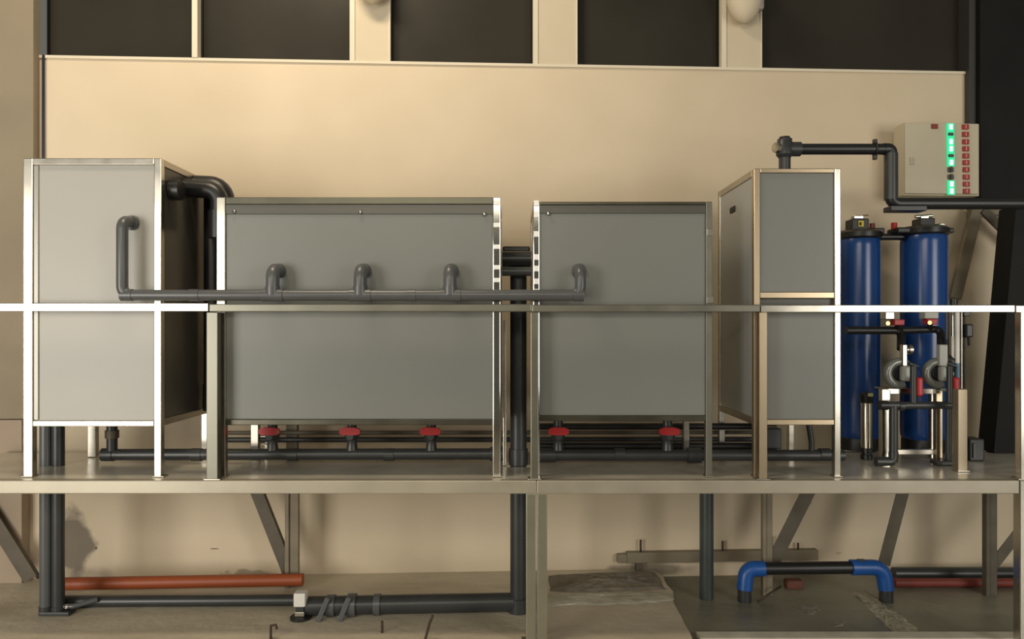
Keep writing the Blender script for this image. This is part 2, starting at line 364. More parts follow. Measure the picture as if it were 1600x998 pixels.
# ------------------------------------------------------------------ tanks
def tank(name, label, xl, xr, wl, wr, top, bot, depth, toprail, botrail, pm, lm, rm, trm, brm, sidem, band=None, mid=None, legs=745):
    w2 = 0.042
    x0, x1 = XP(xl), XP(xr); zt_, zb = ZP(top), ZP(bot); zd = ZD
    xa, xb = XP(xl + wl), XP(xr - wr); tr = toprail / S; br = botrail / S
    t = thing(name, ((x0 + x1) / 2, depth / 2, zd), label, 'tank', 'grey sheet tanks in stainless frames')
    def post(a, b, y0, y1, m2):
        bm = nbm(); box(bm, a, b, y0, y1, zd, zt_, 0.004); obj('frame_post', bm, m2, t)
    post(x0, xa, 0, w2, lm); post(xb, x1, 0, w2, rm); post(x0, xa, depth - w2, depth, M_satin); post(xb, x1, depth - w2, depth, M_satin)
    def rl(*a, m2=M_steel):
        bm = nbm(); box(bm, *a, 0.004); obj('frame_rail', bm, m2, t)
    rl(xa, xb, 0, w2, zt_ - tr, zt_, m2=trm); rl(xa, xb, 0, w2, zb, zb + br, m2=brm)
    rl(xa, xb, depth - w2, depth, zt_ - tr, zt_); rl(xa, xb, depth - w2, depth, zb, zb + br, m2=M_satin)
    for a, b in ((x0, xa), (xb, x1)):
        rl(a, b, w2, depth - w2, zt_ - 0.042, zt_, m2=M_satin); rl(a, b, w2, depth - w2, zb, zb + 0.042, m2=M_satin)
    ztp = zt_ - tr
    if band:
        bm = nbm(); box(bm, xa, xb, 0.006, 0.024, ztp - band / S, ztp, 0.002); obj('rim_strip', bm, M_band, t); ztp -= band / S
    if mid:
        za, zc, zg = ZP(mid[0]), ZP(mid[1]), ZP(mid[2])
        rl(xa, xb, 0, w2, zc, za, m2=M_warm)
        bm = nbm(); box(bm, xa, xb, 0.012, 0.030, za, ztp, 0.002); obj('front_panel', bm, pm, t)
        bm = nbm(); box(bm, xa, xb, 0.03, 0.04, zg, zc, 0.002); obj('rim_strip', bm, M_band, t)
        bm = nbm(); box(bm, xa, xb, 0.012, 0.030, zb + br, zg, 0.002); obj('front_panel', bm, pm, t)
    else:
        bm = nbm(); box(bm, xa, xb, 0.012, 0.030, zb + br, ztp, 0.002); obj('front_panel', bm, pm, t)
    for a, b in ((x0 + 0.006, x0 + 0.016), (x1 - 0.016, x1 - 0.006)):
        bm = nbm(); box(bm, a, b, w2, depth - w2, zb + 0.042, zt_ - 0.042, 0.002); obj('side_panel', bm, sidem, t)
    bm = nbm(); box(bm, xa, xb, depth - 0.03, depth - 0.012, zb + br, zt_ - tr, 0.002); obj('back_panel', bm, pm, t)
    bm = nbm(); box(bm, xa, xb, w2, depth - w2, zb + 0.008, zb + 0.024, 0.002); obj('bottom_panel', bm, pm, t)
    bm = nbm(); box(bm, xa, xb, w2, depth - w2, zt_ - 0.03, zt_ - 0.012, 0.002); obj('top_panel', bm, pm, t)
    for x in (x0 - 0.006, xb - 0.006):
        bm = nbm(); box(bm, x, x + (xa - x0) + 0.012, -0.012, w2 + 0.008, zd, zd + 0.008, 0.002); obj('foot_plate', bm, M_satin, t)
    return t
def screws(t, spots, y=0.004, m2=M_chrome, r=0.011):
    for px, py in spots:
        bm = nbm(); lathe(bm, P(px, py, y), [(r, 0), (r, 0.004), (r * 0.7, 0.008), (0.002, 0.010)], (0, -1, 0), 12); obj('screw', bm, m2, t)
t1 = tank('tall_tank', 'tall pale grey panelled tank in white-bright frame at the left end', 36, 252, 15, 11.5, 247, 666, 0.69, 10, 9, M_panelL, M_steel, M_steel, M_steel, M_steel, mat('dark_reflection_sheet', (0.062, 0.058, 0.048), 0.25, 0, 0.1, 3))  # side sheet colour darkened to imitate the wide tank's dark reflection
# vertical folded edge of the pale sheet
bm = nbm(); box(bm, XP(52), XP(59), 0.004, 0.012, ZP(656), ZP(258), 0.002); obj('panel_fold', bm, mat('fold_sheet', (0.33, 0.31, 0.27), 0.3, 0.2), t1)
t2 = tank('wide_tank', 'widest grey tank, with three pipe stubs entering its front', 338, 782, 14, 12, 308, 664, 0.60, 11, 9, M_panel, M_steel, M_chrome, M_dim, M_dim, M_side, band=15)
screws(t2, [(366, 331), (563, 332), (757, 335)])
t3 = tank('square_tank', 'nearly square grey-green tank right of the narrow pipe gap', 833, 1113, 10, 10, 315, 658, 0.60, 5, 9, M_panel, M_chrome, M_mid, M_dim, M_dim, M_side, band=13)
screws(t3, [(857, 334)])
t4 = tank('narrow_tank', 'narrow tall grey tank with two front panels beside the blue vessels', 1178, 1314, 10, 10, 263, 664, 0.75, 7, 9, M_panel, M_warm, M_steel, M_warm, M_warm, M_side, mid=(456, 466, 478))
# overflow opening in the left side of the narrow tank
pk = Vector((XP(1178), 0, 0)); kx = XP(1178) + 0.005
yy = kx * F / (1145 - HX) - D
bm = nbm(); box(bm, kx - 0.006, kx + 0.004, yy - 0.05, yy + 0.05, ZP(332, yy), ZP(323, yy), 0.003); obj('overflow_slot', bm, M_ink, t4)
# small plates added as glints on the square tank's right post
for py in (362, 468):
    bm = nbm(); box(bm, XP(1104), XP(1114), -0.008, 0.0, ZP(py + 6), ZP(py - 5), 0.002); obj('glint_plate', bm, M_steel, t3)
for py in (317, 352, 386, 418, 438):  # bright plates added to imitate banded reflections in the mirror posts
    bm = nbm(); box(bm, XP(771), XP(781), -0.006, 0.0, ZP(py + 3), ZP(py - 4), 0.002); obj('glint_plate', bm, M_glint, t2)
for py in (318, 336, 366, 402, 420, 440, 456):
    bm = nbm(); box(bm, XP(834), XP(842), -0.006, 0.0, ZP(py + 4), ZP(py - 5), 0.002); obj('glint_plate', bm, M_glint, t3)

# ------------------------------------------------------------------ grey collector pipe across the front
YP = -0.10
col = thing('collector_pipe', P(550, 461, YP), 'long grey plastic pipe joining the fronts of three tanks', 'pipe')
r = 0.0315
bm = nbm(); tube(bm, [P(191, 344, YP) + Vector((0, 0.11, 0)), P(191, 344, YP), P(191, 461, YP), P(907, 461, YP), P(907, 421, YP), P(907, 421, YP) + Vector((0, 0.11, 0))], r, 20, 0.05)
obj('main_run', bm, M_pvc, col)
for px in (426, 563, 703):
    bm = nbm(); tube(bm, [P(px, 461, YP), P(px, 421, YP), P(px, 421, YP) + Vector((0, 0.11, 0))], r * 1.2, 20, 0.05); obj('branch', bm, M_pvc, col)
    bm = nbm(); tube(bm, [P(px - 17, 461, YP), P(px + 17, 461, YP)], r * 1.14, 20); tube(bm, [P(px, 461, YP), P(px, 447, YP)], r * 1.3, 20); obj('tee', bm, M_pvc, col)
for px, py, ax in ((191, 344, 0), (426, 421, 0), (563, 421, 0), (703, 421, 0), (907, 421, 0)):
    c = P(px, py, YP); c.y = 0.0
    bm = nbm(); lathe(bm, c + Vector((0, 0.011, 0)), [(r * 1.35, 0), (r * 1.35, 0.018), (r * 1.2, 0.03)], (0, -1, 0), 20); obj('flange', bm, M_pvc, col)
for a, b in ((184, 208), (290, 312), (630, 650), (890, 912)):
    bm = nbm(); tube(bm, [P(a + 6, 461, YP), P(b, 461, YP)], r * 1.1, 20); obj('coupling', bm, M_pvc, col)

# ------------------------------------------------------------------ pipes in the gaps
gap = thing('riser_pipe', (cx, 0.39, 0), 'thick charcoal riser standing in the gap between the two middle tanks', 'pipe')
rr = 0.052
bm = nbm(); tube(bm, [(cx, 0.39, 0.0), (cx, 0.39, ZP(424, 0.39))], rr, 24); obj('riser', bm, M_dark, gap)
bm = nbm(); tube(bm, [(cx, 0.39, 0.0), (cx, 0.39, 0.09)], rr * 1.2, 24); obj('socket', bm, M_dark, gap)
bm = nbm(); tube(bm, [(cx, 0.39, ZD), (cx, 0.39, ZD + 0.10)], rr * 1.16, 24); obj('socket', bm, M_dark, gap)
bm = nbm(); tube(bm, [(-0.062, 0.39, ZP(405, 0.39)), (0.118, 0.39, ZP(405, 0.39))], rr, 24); obj('crosspiece', bm, M_dark, gap)
bm = nbm(); tube(bm, [(-0.062, 0.28, ZP(424, 0.28)), (0.118, 0.28, ZP(424, 0.28))], 0.028, 16); obj('cross_pipe', bm, M_pvc, gap)
bm = nbm(); box(bm, -0.06, 0.115, 0.44, 0.56, ZP(395, 0.5), ZP(386, 0.5), 0.01); obj('cap', bm, M_blk, gap)
bm = nbm(); beam(bm, (-0.046, 0.36, ZD), (-0.046, 0.36, ZP(500, 0.36)), 0.02, 0.03); obj('strut', bm, M_satin, gap)

lt = thing('black_overflow_pipe', P(300, 292, 0.3), 'black overflow pipe bridging the top of the left tank to the wide tank', 'pipe')
def PX(x, py, Y): return Vector((x, Y, ZP(py, Y)))
xs = XP(252) + 0.003
bm = nbm(); tube(bm, [Vector((xs + 0.0, 0.30, ZP(293, 0.30))), P(343, 298, 0.30), P(343, 345, 0.30)], 0.055, 20, 0.08); obj('bend', bm, M_blk, lt)
bm = nbm(); tube(bm, [Vector((xs + 0.0, 0.46, ZP(290, 0.46))), P(350, 292, 0.46), P(350, 360, 0.46)], 0.066, 20, 0.09); obj('bend', bm, M_blk, lt)
bm = nbm(); tube(bm, [Vector((xs + 0.0, 0.12, ZP(297, 0.12))), Vector((xs + 0.06, 0.12, ZP(297, 0.12)))], 0.06, 20); obj('flange', bm, M_blk, lt)
bm = nbm(); tube(bm, [P(343, 330, 0.30), P(343, 372, 0.30)], 0.066, 20); obj('socket', bm, M_blk, lt)
bm = nbm(); tube(bm, [P(331, 300, 0.56), P(331, 641, 0.56)], 0.05, 18); obj('down_pipe', bm, M_blk, lt)
bm = nbm(); tube(bm, [P(331, 640, 0.56), P(331, 600, 0.56)], 0.056, 18); obj('socket', bm, M_blk, lt)

bk = thing('filled_drain_pipe', (XP(1104, 0.78), 0.78, -0.06), 'slate grey drain pipe rising from floor to deck under the square tank', 'pipe')
x = XP(1104, 0.78)
bm = nbm(); tube(bm, [(x, 0.78, -0.06), (x, 0.78, ZD - 0.02)], 0.047, 20); obj('pipe', bm, mat('slate_pipe', (0.045, 0.055, 0.055), 0.35, 0, 0.1, 5), bk)
bm = nbm(); tube(bm, [(x, 0.78, ZD - 0.09), (x, 0.78, ZD - 0.03)], 0.052, 20); obj('socket', bm, M_dark, bk)

for i, (px, lab) in enumerate(((72, 'charcoal standpipe behind left tank legs, the left of a touching pair'), (91, 'charcoal standpipe behind left tank legs, the right of a touching pair'))):
    Y = 0.36; x = XP(px, Y)
    t = thing('standpipe', (x, Y, 0), lab, 'pipe', 'standpipes at the left end')
    bm = nbm(); tube(bm, [(x, Y, 0.0), (x, Y, ZP(666) + 0.006)], 0.037, 20); obj('pipe', bm, M_dark if i else M_pvc, t)
    bm = nbm(); tube(bm, [(x, Y, ZD - 0.13), (x, Y, ZD - 0.03)], 0.039, 20); obj('socket', bm, M_dark, t)
    bm = nbm(); tube(bm, [(x, Y, 0.0), (x, Y, 0.05)], 0.041, 20); obj('socket', bm, M_dark, t)
tt = thing('pipe_clamp', P(95, 958, 0.22), 'dark bolted clamp on the floor at the foot of standpipes', 'clamp')
c = G(95, 958)
bm = nbm(); box(bm, c.x - 0.11, c.x + 0.08, c.y - 0.05, c.y + 0.03, 0, 0.025, 0.006); obj('base', bm, M_dark, tt)
for dx in (-0.075, 0.045):
    bm = nbm(); tube(bm, [(c.x + dx, c.y - 0.01, 0.025), (c.x + dx, c.y - 0.01, 0.06)], 0.010, 8); lathe(bm, (c.x + dx, c.y - 0.01, 0.035), [(0.018, 0), (0.018, 0.012)], (0, 0, 1), 6); obj('bolt', bm, M_satin, tt)
bm = nbm(); tube(bm, [(c.x - 0.02, c.y, 0.04), (c.x + 0.08, c.y, 0.045), (c.x + 0.19, c.y + 0.07, 0.06)], 0.016, 10, 0.03); obj('hose', bm, M_pvc, tt)

# ------------------------------------------------------------------ manifold with red valves under the tanks
YM = 0.42
man = thing('drain_manifold', P(700, 709, YM), 'charcoal drain manifold lying on the deck under the tanks', 'pipe')
rm_ = 0.036
bm = nbm(); tube(bm, [P(160, 710, YM), P(790, 709, YM)], rm_, 18); obj('main_run', bm, M_dark, man)
bm = nbm(); tube(bm, [P(832, 711, YM), P(1318, 711, YM)], rm_, 18); obj('main_run', bm, M_dark, man)
bm = nbm(); tube(bm, [P(766, 709, YM), P(786, 709, YM)], rm_ * 1.25, 18); obj('flange', bm, M_dark, man)
bm = nbm(); tube(bm, [P(838, 711, YM), P(868, 711, YM)], rm_ * 1.25, 18); obj('flange', bm, M_dark, man)
bm = nbm(); tube(bm, [P(1074, 711, YM), P(1095, 711, YM)], rm_ * 1.35, 18); obj('flange', bm, M_dark, man)
for a in (300, 450, 600, 960, 1180, 1280):
    bm = nbm(); tube(bm, [P(a, 710, YM), P(a + 16, 710, YM)], rm_ * 1.12, 18); obj('coupling', bm, M_dark, man)
bm = nbm(); tube(bm, [P(160, 710, YM), P(178, 710, YM)], rm_ * 1.15, 18); tube(bm, [P(175, 710, YM), P(175, 652, YM)], rm_ * 0.9, 18); obj('inlet_bend', bm, M_dark, man)
bm = nbm(); tube(bm, [P(175, 684, YM), P(175, 672, YM)], rm_ * 1.15, 18); obj('union', bm, M_red if False else M_brown, man)
bm = nbm(); tube(bm, [P(1268, 711, YM), P(1268, 690, YM), P(1262, 652, YM)], 0.018, 14, 0.05); obj('inlet_bend', bm, M_dark, man)
bm = nbm(); box(bm, XP(1196, .5), XP(1218, .5), .46, .54, ZP(700, .5), ZP(668, .5), 0.008); obj('valve_box', bm, M_dark, man)
vz = ZP(657) + 0.012
names = ('red handle shut-off valve under the wide tank, the leftmost', 'red handle shut-off valve under the middle of wide tank', 'red handle shut-off valve under wide tank near its right end', 'red handle shut-off valve under square tank at its left end', 'red handle shut-off valve under square tank near its right end')
def valve(px, lab, Y=YM):
    x = XP(px, Y); zb = ZP(700, Y) - 0.012
    t = thing('shut_off_valve', (x, Y, zb), lab, 'valve', 'red handled valves under the tanks')
    bm = nbm(); lathe(bm, (x, Y, zb), [(0.036, 0), (0.033, 0.03), (0.030, 0.055), (0.036, 0.07), (0.045, 0.085), (0.047, 0.112), (0.036, 0.12)], (0, 0, 1), 20); obj('body', bm, M_dark, t)
    bm = nbm(); lathe(bm, (x, Y, zb + 0.12), [(0.030, 0), (0.030, vz - zb - 0.12)], (0, 0, 1), 16); obj('neck', bm, M_dark, t)
    bm = nbm(); lathe(bm, (x, Y - 0.045, zb + 0.095), [(0.022, 0), (0.022, 0.02)], (0, -1, 0), 14); obj('stem', bm, M_dark, t)
    zc = zb + 0.128; y1, y0 = Y - 0.072, Y - 0.050
    pr = [(-0.066, -0.012), (-0.05, -0.022), (0.0, -0.024), (0.05, -0.022), (0.066, -0.010), (0.062, 0.014), (0.03, 0.024), (-0.03, 0.026), (-0.064, 0.014)]
    bm = nbm(); prism(bm, [Vector((x + a, y1, zc + b)) for a, b in pr], (0, y0 - y1, 0)); obj('handle', bm, M_red, t, 'red lever handle')
    bm = nbm(); box(bm, x - 0.012, x + 0.012, Y - 0.064, Y - 0.045, zc - 0.04, zc - 0.015, 0.002); obj('handle_clip', bm, M_dark, t)
    return t
v0 = valve(426, names[0])
for px, lab in zip((550, 674, 872, 1043), names[1:]):
    dup(v0, (XP(px, YM) - XP(426, YM), 0, 0), lab)
for py, Y, rad, nm in ((676, 0.76, 0.014, 'upper'), (687, 0.76, 0.018, 'lower')):
    bm = nbm(); tube(bm, [P(322, py, Y), P(1210, py - 1, Y)], rad, 12)
    o = obj('rear_pipe', bm, M_brown if nm == 'upper' else M_dark)
    tag(o, '%s of two thin dark pipes strung under the tanks behind the red valves' % nm, 'pipe')
for py, rad, lab in ((666, 0.022, 'thick black pipe high under the square tank, behind its red valves'), (697, 0.026, 'thick black pipe low under the square tank, behind the manifold')):
    bm = nbm(); tube(bm, [P(843, py, 0.66), P(1212, py, 0.66)], rad, 12)
    tag(obj('rear_pipe', bm, M_blk), lab, 'pipe')
# slim brackets that carry them
for px, lab in ((410, 'small steel pipe rack behind the leftmost red valve'), (1062, 'small steel pipe rack behind the valve nearest the narrow tank')):
    t = thing('pipe_rack', P(px, 705, 0.80), lab, 'bracket')
    x = XP(px, 0.8)
    for dx in (-0.03, 0.03):
        bm = nbm(); box(bm, x + dx - 0.01, x + dx + 0.01, 0.785, 0.82, ZD, ZP(668, 0.8), 0.002); obj('leg', bm, M_steel, t)
    for py in (680.5, 692.5):
        bm = nbm(); box(bm, x - 0.05, x + 0.05, 0.74, 0.785, ZP(py + 2, 0.76), ZP(py, 0.76), 0.002); obj('shelf', bm, M_satin, t)

# ------------------------------------------------------------------ pipe above the narrow tank and control box
Yq = 0.35
up = thing('feed_pipe', P(1225, 255, Yq), 'black feed pipe rising from the narrow tank and stepping down past the control box', 'pipe')
zt4 = ZP(263) - 0.012
x = XP(1226, Yq); zq = ZP(233, Yq)
bm = nbm(); tube(bm, [(x, Yq, zt4), (x, Yq, ZP(224, Yq))], 0.036, 20); obj('riser', bm, M_dark, up)
bm = nbm(); lathe(bm, (x, Yq, ZP(247, Yq)), [(0.036, 0), (0.052, 0.02), (0.052, 0.085), (0.045, 0.10), (0.045, 0.118), (0.03, 0.122)], (0, 0, 1), 20); obj('tee', bm, M_dark, up)
bm = nbm(); lathe(bm, (x - 0.03, Yq - 0.01, zq + 0.005), [(0.030, 0), (0.034, 0.02), (0.034, 0.04), (0.015, 0.045)], (-1, -0.3, 0), 8); obj('cap', bm, M_satin, up)
bm = nbm(); lathe(bm, (x, Yq, ZP(216, Yq) - 0.002), [(0.034, 0), (0.034, 0.01)], (0, 0, 1), 8); obj('cap', bm, M_blk, up)
bm = nbm(); tube(bm, [(x, Yq, zq), P(1250, 233, Yq)], 0.045, 20); obj('socket', bm, M_dark, up)
nb = 0.045
q1 = WP(1392, 233, 0.09); q2 = WP(1392, 318, 0.09); q3 = WP(1640, 318, 0.09)
bm = nbm(); tube(bm, [(x, Yq, zq), P(1392, 233, Yq), ], 0.034, 20); obj('main_run', bm, M_blk, up)
Yv = Yq
bm = nbm(); tube(bm, [P(1380, 233, Yv), P(1392, 233, Yv), P(1392, 318, Yv), P(1620, 318, Yv)], 0.037, 20, 0.045); obj('step_down', bm, M_blk, up)
bm = nbm(); tube(bm, [P(1392, 240, Yv), P(1392, 312, Yv)], 0.041, 20); obj('sleeve', bm, M_dark, up)
bm = nbm(); box(bm, XP(1386, Yv), XP(1442, Yv), Yv - 0.05, Yv + 0.05, ZP(331, Yv), ZP(323, Yv), 0.004); obj('saddle', bm, M_blk, up)
px = XP(1367, Yq)
bm = nbm(); torus(bm, (px, Yq, zq), 0.037, 0.007, (1, 0, 0)); box(bm, px - 0.012, px + 0.012, Yq - 0.012, Yq + 0.012, zq + 0.036, zq + 0.062, 0.004); box(bm, px - 0.012, px + 0.012, Yq - 0.012, Yq + 0.012, zq - 0.066, zq - 0.036, 0.004)
obj('clamp', bm, M_blk, up)

cbx = thing('control_box', WP(1467, 308, 0.14), 'cream wall control box with rows of green lamps and red buttons', 'control box')
n1 = 0.24; n0 = 0.10
uL_, zT = WU(1413, 191, n1); uR_, zB = WU(1532, 306, n1)
bm = nbm(); wbox(bm, uL_, uR_, n0, n1 - 0.012, zB, zT, 0.006); obj('case', bm, M_cream, cbx)
bm = nbm(); wbox(bm, uL_ + 0.004, uR_ - 0.016, n1 - 0.010, n1 + 0.004, zB + 0.012, zT - 0.004, 0.004); door = obj('door', bm, M_cream, cbx)
bm = nbm(); wbox(bm, uL_ + 0.06, uR_ - 0.06, 0.0, n0, zB + 0.1, zT - 0.1); obj('wall_mount', bm, M_cream, cbx)
def onbox(px, py, w, h, th, m2, name, par, bev=0.002, base=n1 + 0.004):
    u, z = WU(px, py, n1); k = 1.0 / 206.0
    bm = nbm(); wbox(bm, u - w * k / 2, u + w * k / 2, base, base + th, z - h * k / 2, z + h * k / 2, bev); return obj(name, bm, m2, par)
onbox(1424, 252, 7, 11, 0.004, mat('latch_enamel', (0.40, 0.36, 0.27), 0.4), 'latch', cbx)
onbox(1459, 198, 9, 7, 0.012, mat('dull_red_lens', (0.22, 0.04, 0.03), 0.3), 'indicator', cbx)
rows = [199, 210.5, 222, 233, 244, 254.5, 265.5, 277, 288, 299]
lit = [1, 0, 1, 1, 0, 1, 0, 0, 1, 1]
for i, (py, on) in enumerate(zip(rows, lit)):
    gx = 1483.5 + 0.14 * i
    if on or i in (1, 4):
        g = onbox(gx, py, 11.5, 11, 0.010, M_green, 'lamp_halo_tile', cbx)  # oversized glowing tile imitates the lamp halo, also behind unlit switches
    if i in (1, 4):
        onbox(gx - 0.5, py, 8, 4.5, 0.008, M_switch, 'selector_switch', g, 0.002, n1 + 0.014)
    elif on:
        onbox(gx + 0.3, py, 4.5, 7.5, 0.005, M_lit, 'lamp_core', g, 0.0015, n1 + 0.014)
    else:
        s = onbox(gx, py, 9, 7, 0.008, M_switch, 'selector_switch', cbx)
        onbox(gx, py, 2.5, 8.5, 0.010, M_switch, 'knob', s, 0.001, n1 + 0.012)
    b = onbox(1507 + 0.2 * i, py, 9.5, 7.5, 0.012, M_redl, 'red_button', cbx)
    onbox(1507 + 0.2 * i, py, 1.2, 5, 0.002, M_cream, 'button_mark', b, 0.0004, n1 + 0.016)

# ------------------------------------------------------------------ right end: struts, black leg
st = thing('angle_bracket', WP(1530, 330, 0.1), 'dull grey angle bracket propping up the black pier', 'bracket')
bm = nbm(); beam(bm, WP(1527, 324, 0.10), WP(1492, 466, 0.10), 0.085, 0.03); obj('strut', bm, M_brownl, st)
bm = nbm(); beam(bm, WP(1536, 328, 0.12), WP(1584, 376, 0.12), 0.06, 0.03); obj('strut', bm, M_brown, st)
bm = nbm(); beam(bm, WP(1514, 331, 0.08), WP(1590, 331, 0.08), 0.05, 0.05); obj('head_plate', bm, M_brownl, st)
z_d = ZD
leg = [P(1588, 322, 0.80), P(1640, 322, 0.80), P(1640, 714, 0.80), P(1553, 714, 0.80)]
for q in leg[2:]: q.z = ZD
bm = nbm(); prism(bm, leg, (0, 0.18, 0)); bk2 = obj('sloping_leg', bm, M_black)
tag(bk2, 'broad black sloping leg standing on the deck at right edge', 'post')
t = thing('dark_foot_box', P(1522, 700, 0.55), 'small black plastic box on the deck left of the black leg', 'box')
bm = nbm(); box(bm, XP(1508, .55), XP(1531, .55), .50, .62, ZD, ZP(684, .55), 0.008); obj('body', bm, M_blk, t)
bm = nbm(); box(bm, XP(1512, .55), XP(1516, .55), .49, .50, ZD + .02, ZP(690, .55), 0.002); obj('handle', bm, M_dark, t)

# ------------------------------------------------------------------ blue vessels
def vessel(name, pxl, pxr, ptop, Y, label):
    rad = (XP(pxr, Y) - XP(pxl, Y)) / 2; x = (XP(pxr, Y) + XP(pxl, Y)) / 2; zt_ = ZP(ptop, Y)
    t = thing(name, (x, Y, ZD), label, 'pressure vessel', 'blue softener vessels')
    bm = nbm(); lathe(bm, (x, Y, ZD + 0.07), [(rad * 0.9, 0), (rad * 0.98, 0.03), (rad, 0.06), (rad, zt_ - ZD - 0.13), (rad * 0.98, zt_ - ZD - 0.09), (rad * 0.93, zt_ - ZD - 0.07)], (0, 0, 1), 40); obj('shell', bm, M_blue, t)
    bm = nbm(); lathe(bm, (x, Y, ZD), [(rad * 0.96, 0), (rad * 0.96, 0.08), (rad * 0.90, 0.10)], (0, 0, 1), 32); obj('base_ring', bm, M_blk, t)
    bm = nbm(); lathe(bm, (x, Y, zt_ - 0.012), [(rad * 1.0, 0), (rad * 1.08, 0.012), (rad * 1.08, 0.045), (rad * 0.9, 0.062), (rad * 0.5, 0.068)], (0, 0, 1), 32); obj('head_flange', bm, M_blk, t)
    return t, x, rad, zt_
va, xa_, ra, za = vessel('blue_vessel', 1309, 1373, 372, 1.0, 'blue pressure vessel next to the narrow tank, yellow sticker on its head')
vb, xb_, rb, zb_ = vessel('blue_vessel', 1410, 1477, 366, 0.93, 'blue pressure vessel further right, steel tee handle on its head')
def headblock(t, Y, l, rgt, top, bot):
    bm = nbm(); box(bm, XP(l, Y), XP(rgt, Y), Y - 0.06, Y + 0.06, ZP(bot, Y), ZP(top, Y), 0.008); return obj('valve_head', bm, M_blk, t)
h1 = headblock(va, 1.0, 1326, 1352, 343, 366)
bm = nbm(); box(bm, XP(1341, .94), XP(1349, .94), 0.932, 0.94, ZP(354, .94), ZP(345, .94), 0.001); lb = obj('sticker', bm, M_yel, h1, 'yellow warning sticker')
bm = nbm(); box(bm, XP(1332, 1.), XP(1347, 1.), .97, 1.03, ZP(343, 1.), ZP(337.5, 1.), 0.006); obj('steel_knob', bm, M_chrome, h1)
bm = nbm(); tube(bm, [P(1333, 337.5, 1.0), P(1357, 336, 1.0)], 0.004, 8); obj('lever', bm, M_satin, h1)
bm = nbm(); box(bm, XP(1350, 1.), XP(1374, 1.), .92, 1.08, ZP(367, 1.), ZP(358, 1.), 0.008); obj('side_lug', bm, M_blk, va)
bm = nbm(); tube(bm, [P(1363, 359, .95), P(1363, 349, .95)], 0.018, 12); obj('plug', bm, mat('dull_red_plug', (0.16, 0.02, 0.02), 0.4), va)
bm = nbm(); box(bm, XP(1343, .931), XP(1346, .931), 0.9295, 0.932, ZP(352, .931), ZP(347, .931)); obj('sticker_mark', bm, M_ink, va)
h2 = headblock(vb, 0.93, 1431, 1454, 342, 362)
bm = nbm(); tube(bm, [P(1430, 338.5, .93), P(1456, 337, .93)], 0.013, 10); box(bm, XP(1437, .93), XP(1449, .93), .91, .95, ZP(342, .93), ZP(338, .93), 0.003); obj('tee_handle', bm, M_chrome, h2)
bm = nbm(); box(bm, XP(1393, .93), XP(1432, .93), .85, 1.0, ZP(366, .93), ZP(357, .93), 0.01); obj('side_lug', bm, M_blk, vb)
bm = nbm(); box(bm, XP(1455, .93), XP(1481, .93), .85, 1.0, ZP(366, .93), ZP(358, .93), 0.01); obj('side_lug', bm, M_blk, vb)
bm = nbm(); tube(bm, [P(1397, 358, .9), P(1397, 348, .9)], 0.02, 12); obj('plug', bm, M_red, vb, 'red screw plug')
bm = nbm(); tube(bm, [P(1465, 359, .9), P(1465, 350, .9)], 0.02, 12); obj('plug', bm, mat('dull_red_cap', (0.15, 0.03, 0.025), 0.4), vb)
bm = nbm(); lathe(bm, P(1470, 354, .88), [(0.02, 0), (0.024, 0.01), (0.02, 0.02)], (0, -1, 0), 14); obj('dial', bm, M_satin, vb)
bm = nbm(); tube(bm, [P(1370, 370, .93), P(1412, 370, .93)], 0.024, 14)
tag(obj('bridge_pipe', bm, M_blk), 'short black pipe bridging the heads of two blue vessels', 'pipe')

# ------------------------------------------------------------------ pump stand and pumps
Ys = 0.40
stn = thing('pump_stand', P(1425, 722, Ys), 'small square-tube stand carrying the two round pumps', 'stand')
def sbox(a, b, y0, y1, Y, d, m2, name='leg', par=stn):
    bm = nbm(); box(bm, XP(a, Y), XP(b, Y), Y, Y + d, ZD if y1 is None else ZP(y1, Y), ZP(y0, Y), 0.003); return obj(name, bm, m2, par)
sbox(1378, 1391, 608, None, Ys, 0.045, M_steel); sbox(1463, 1473, 608, None, Ys + .04, 0.04, M_warm)
sbox(1391, 1463, 608, 615.5, Ys, 0.04, M_steel, 'beam')
sbox(1398, 1463, 702, 710, Ys + .05, 0.035, M_satin, 'beam')
sbox(1388, 1470, 607, 609.5, Ys, 0.18, M_steel, 'top_plate')
sbox(1384, 1392, 608, None, Ys + .2, 0.04, M_satin); sbox(1455, 1463, 608, None, Ys + .2, 0.04, M_satin)
ep = thing('end_post', P(1505, 735, 0.16), 'short square steel post standing alone beside the pumps', 'post')
sbox(1497, 1512, 608, None, 0.16, 0.055, mat('tan_steel', (0.34, 0.28, 0.20), 0.4, 0.7), 'upright', ep); sbox(1494, 1515, 736, None, 0.15, 0.07, M_satin, 'foot_plate', ep) if False else None
bm = nbm(); box(bm, XP(1495, .16), XP(1514, .16), .15, .225, ZD, ZD + .008, 0.002); obj('foot_plate', bm, M_satin, ep)
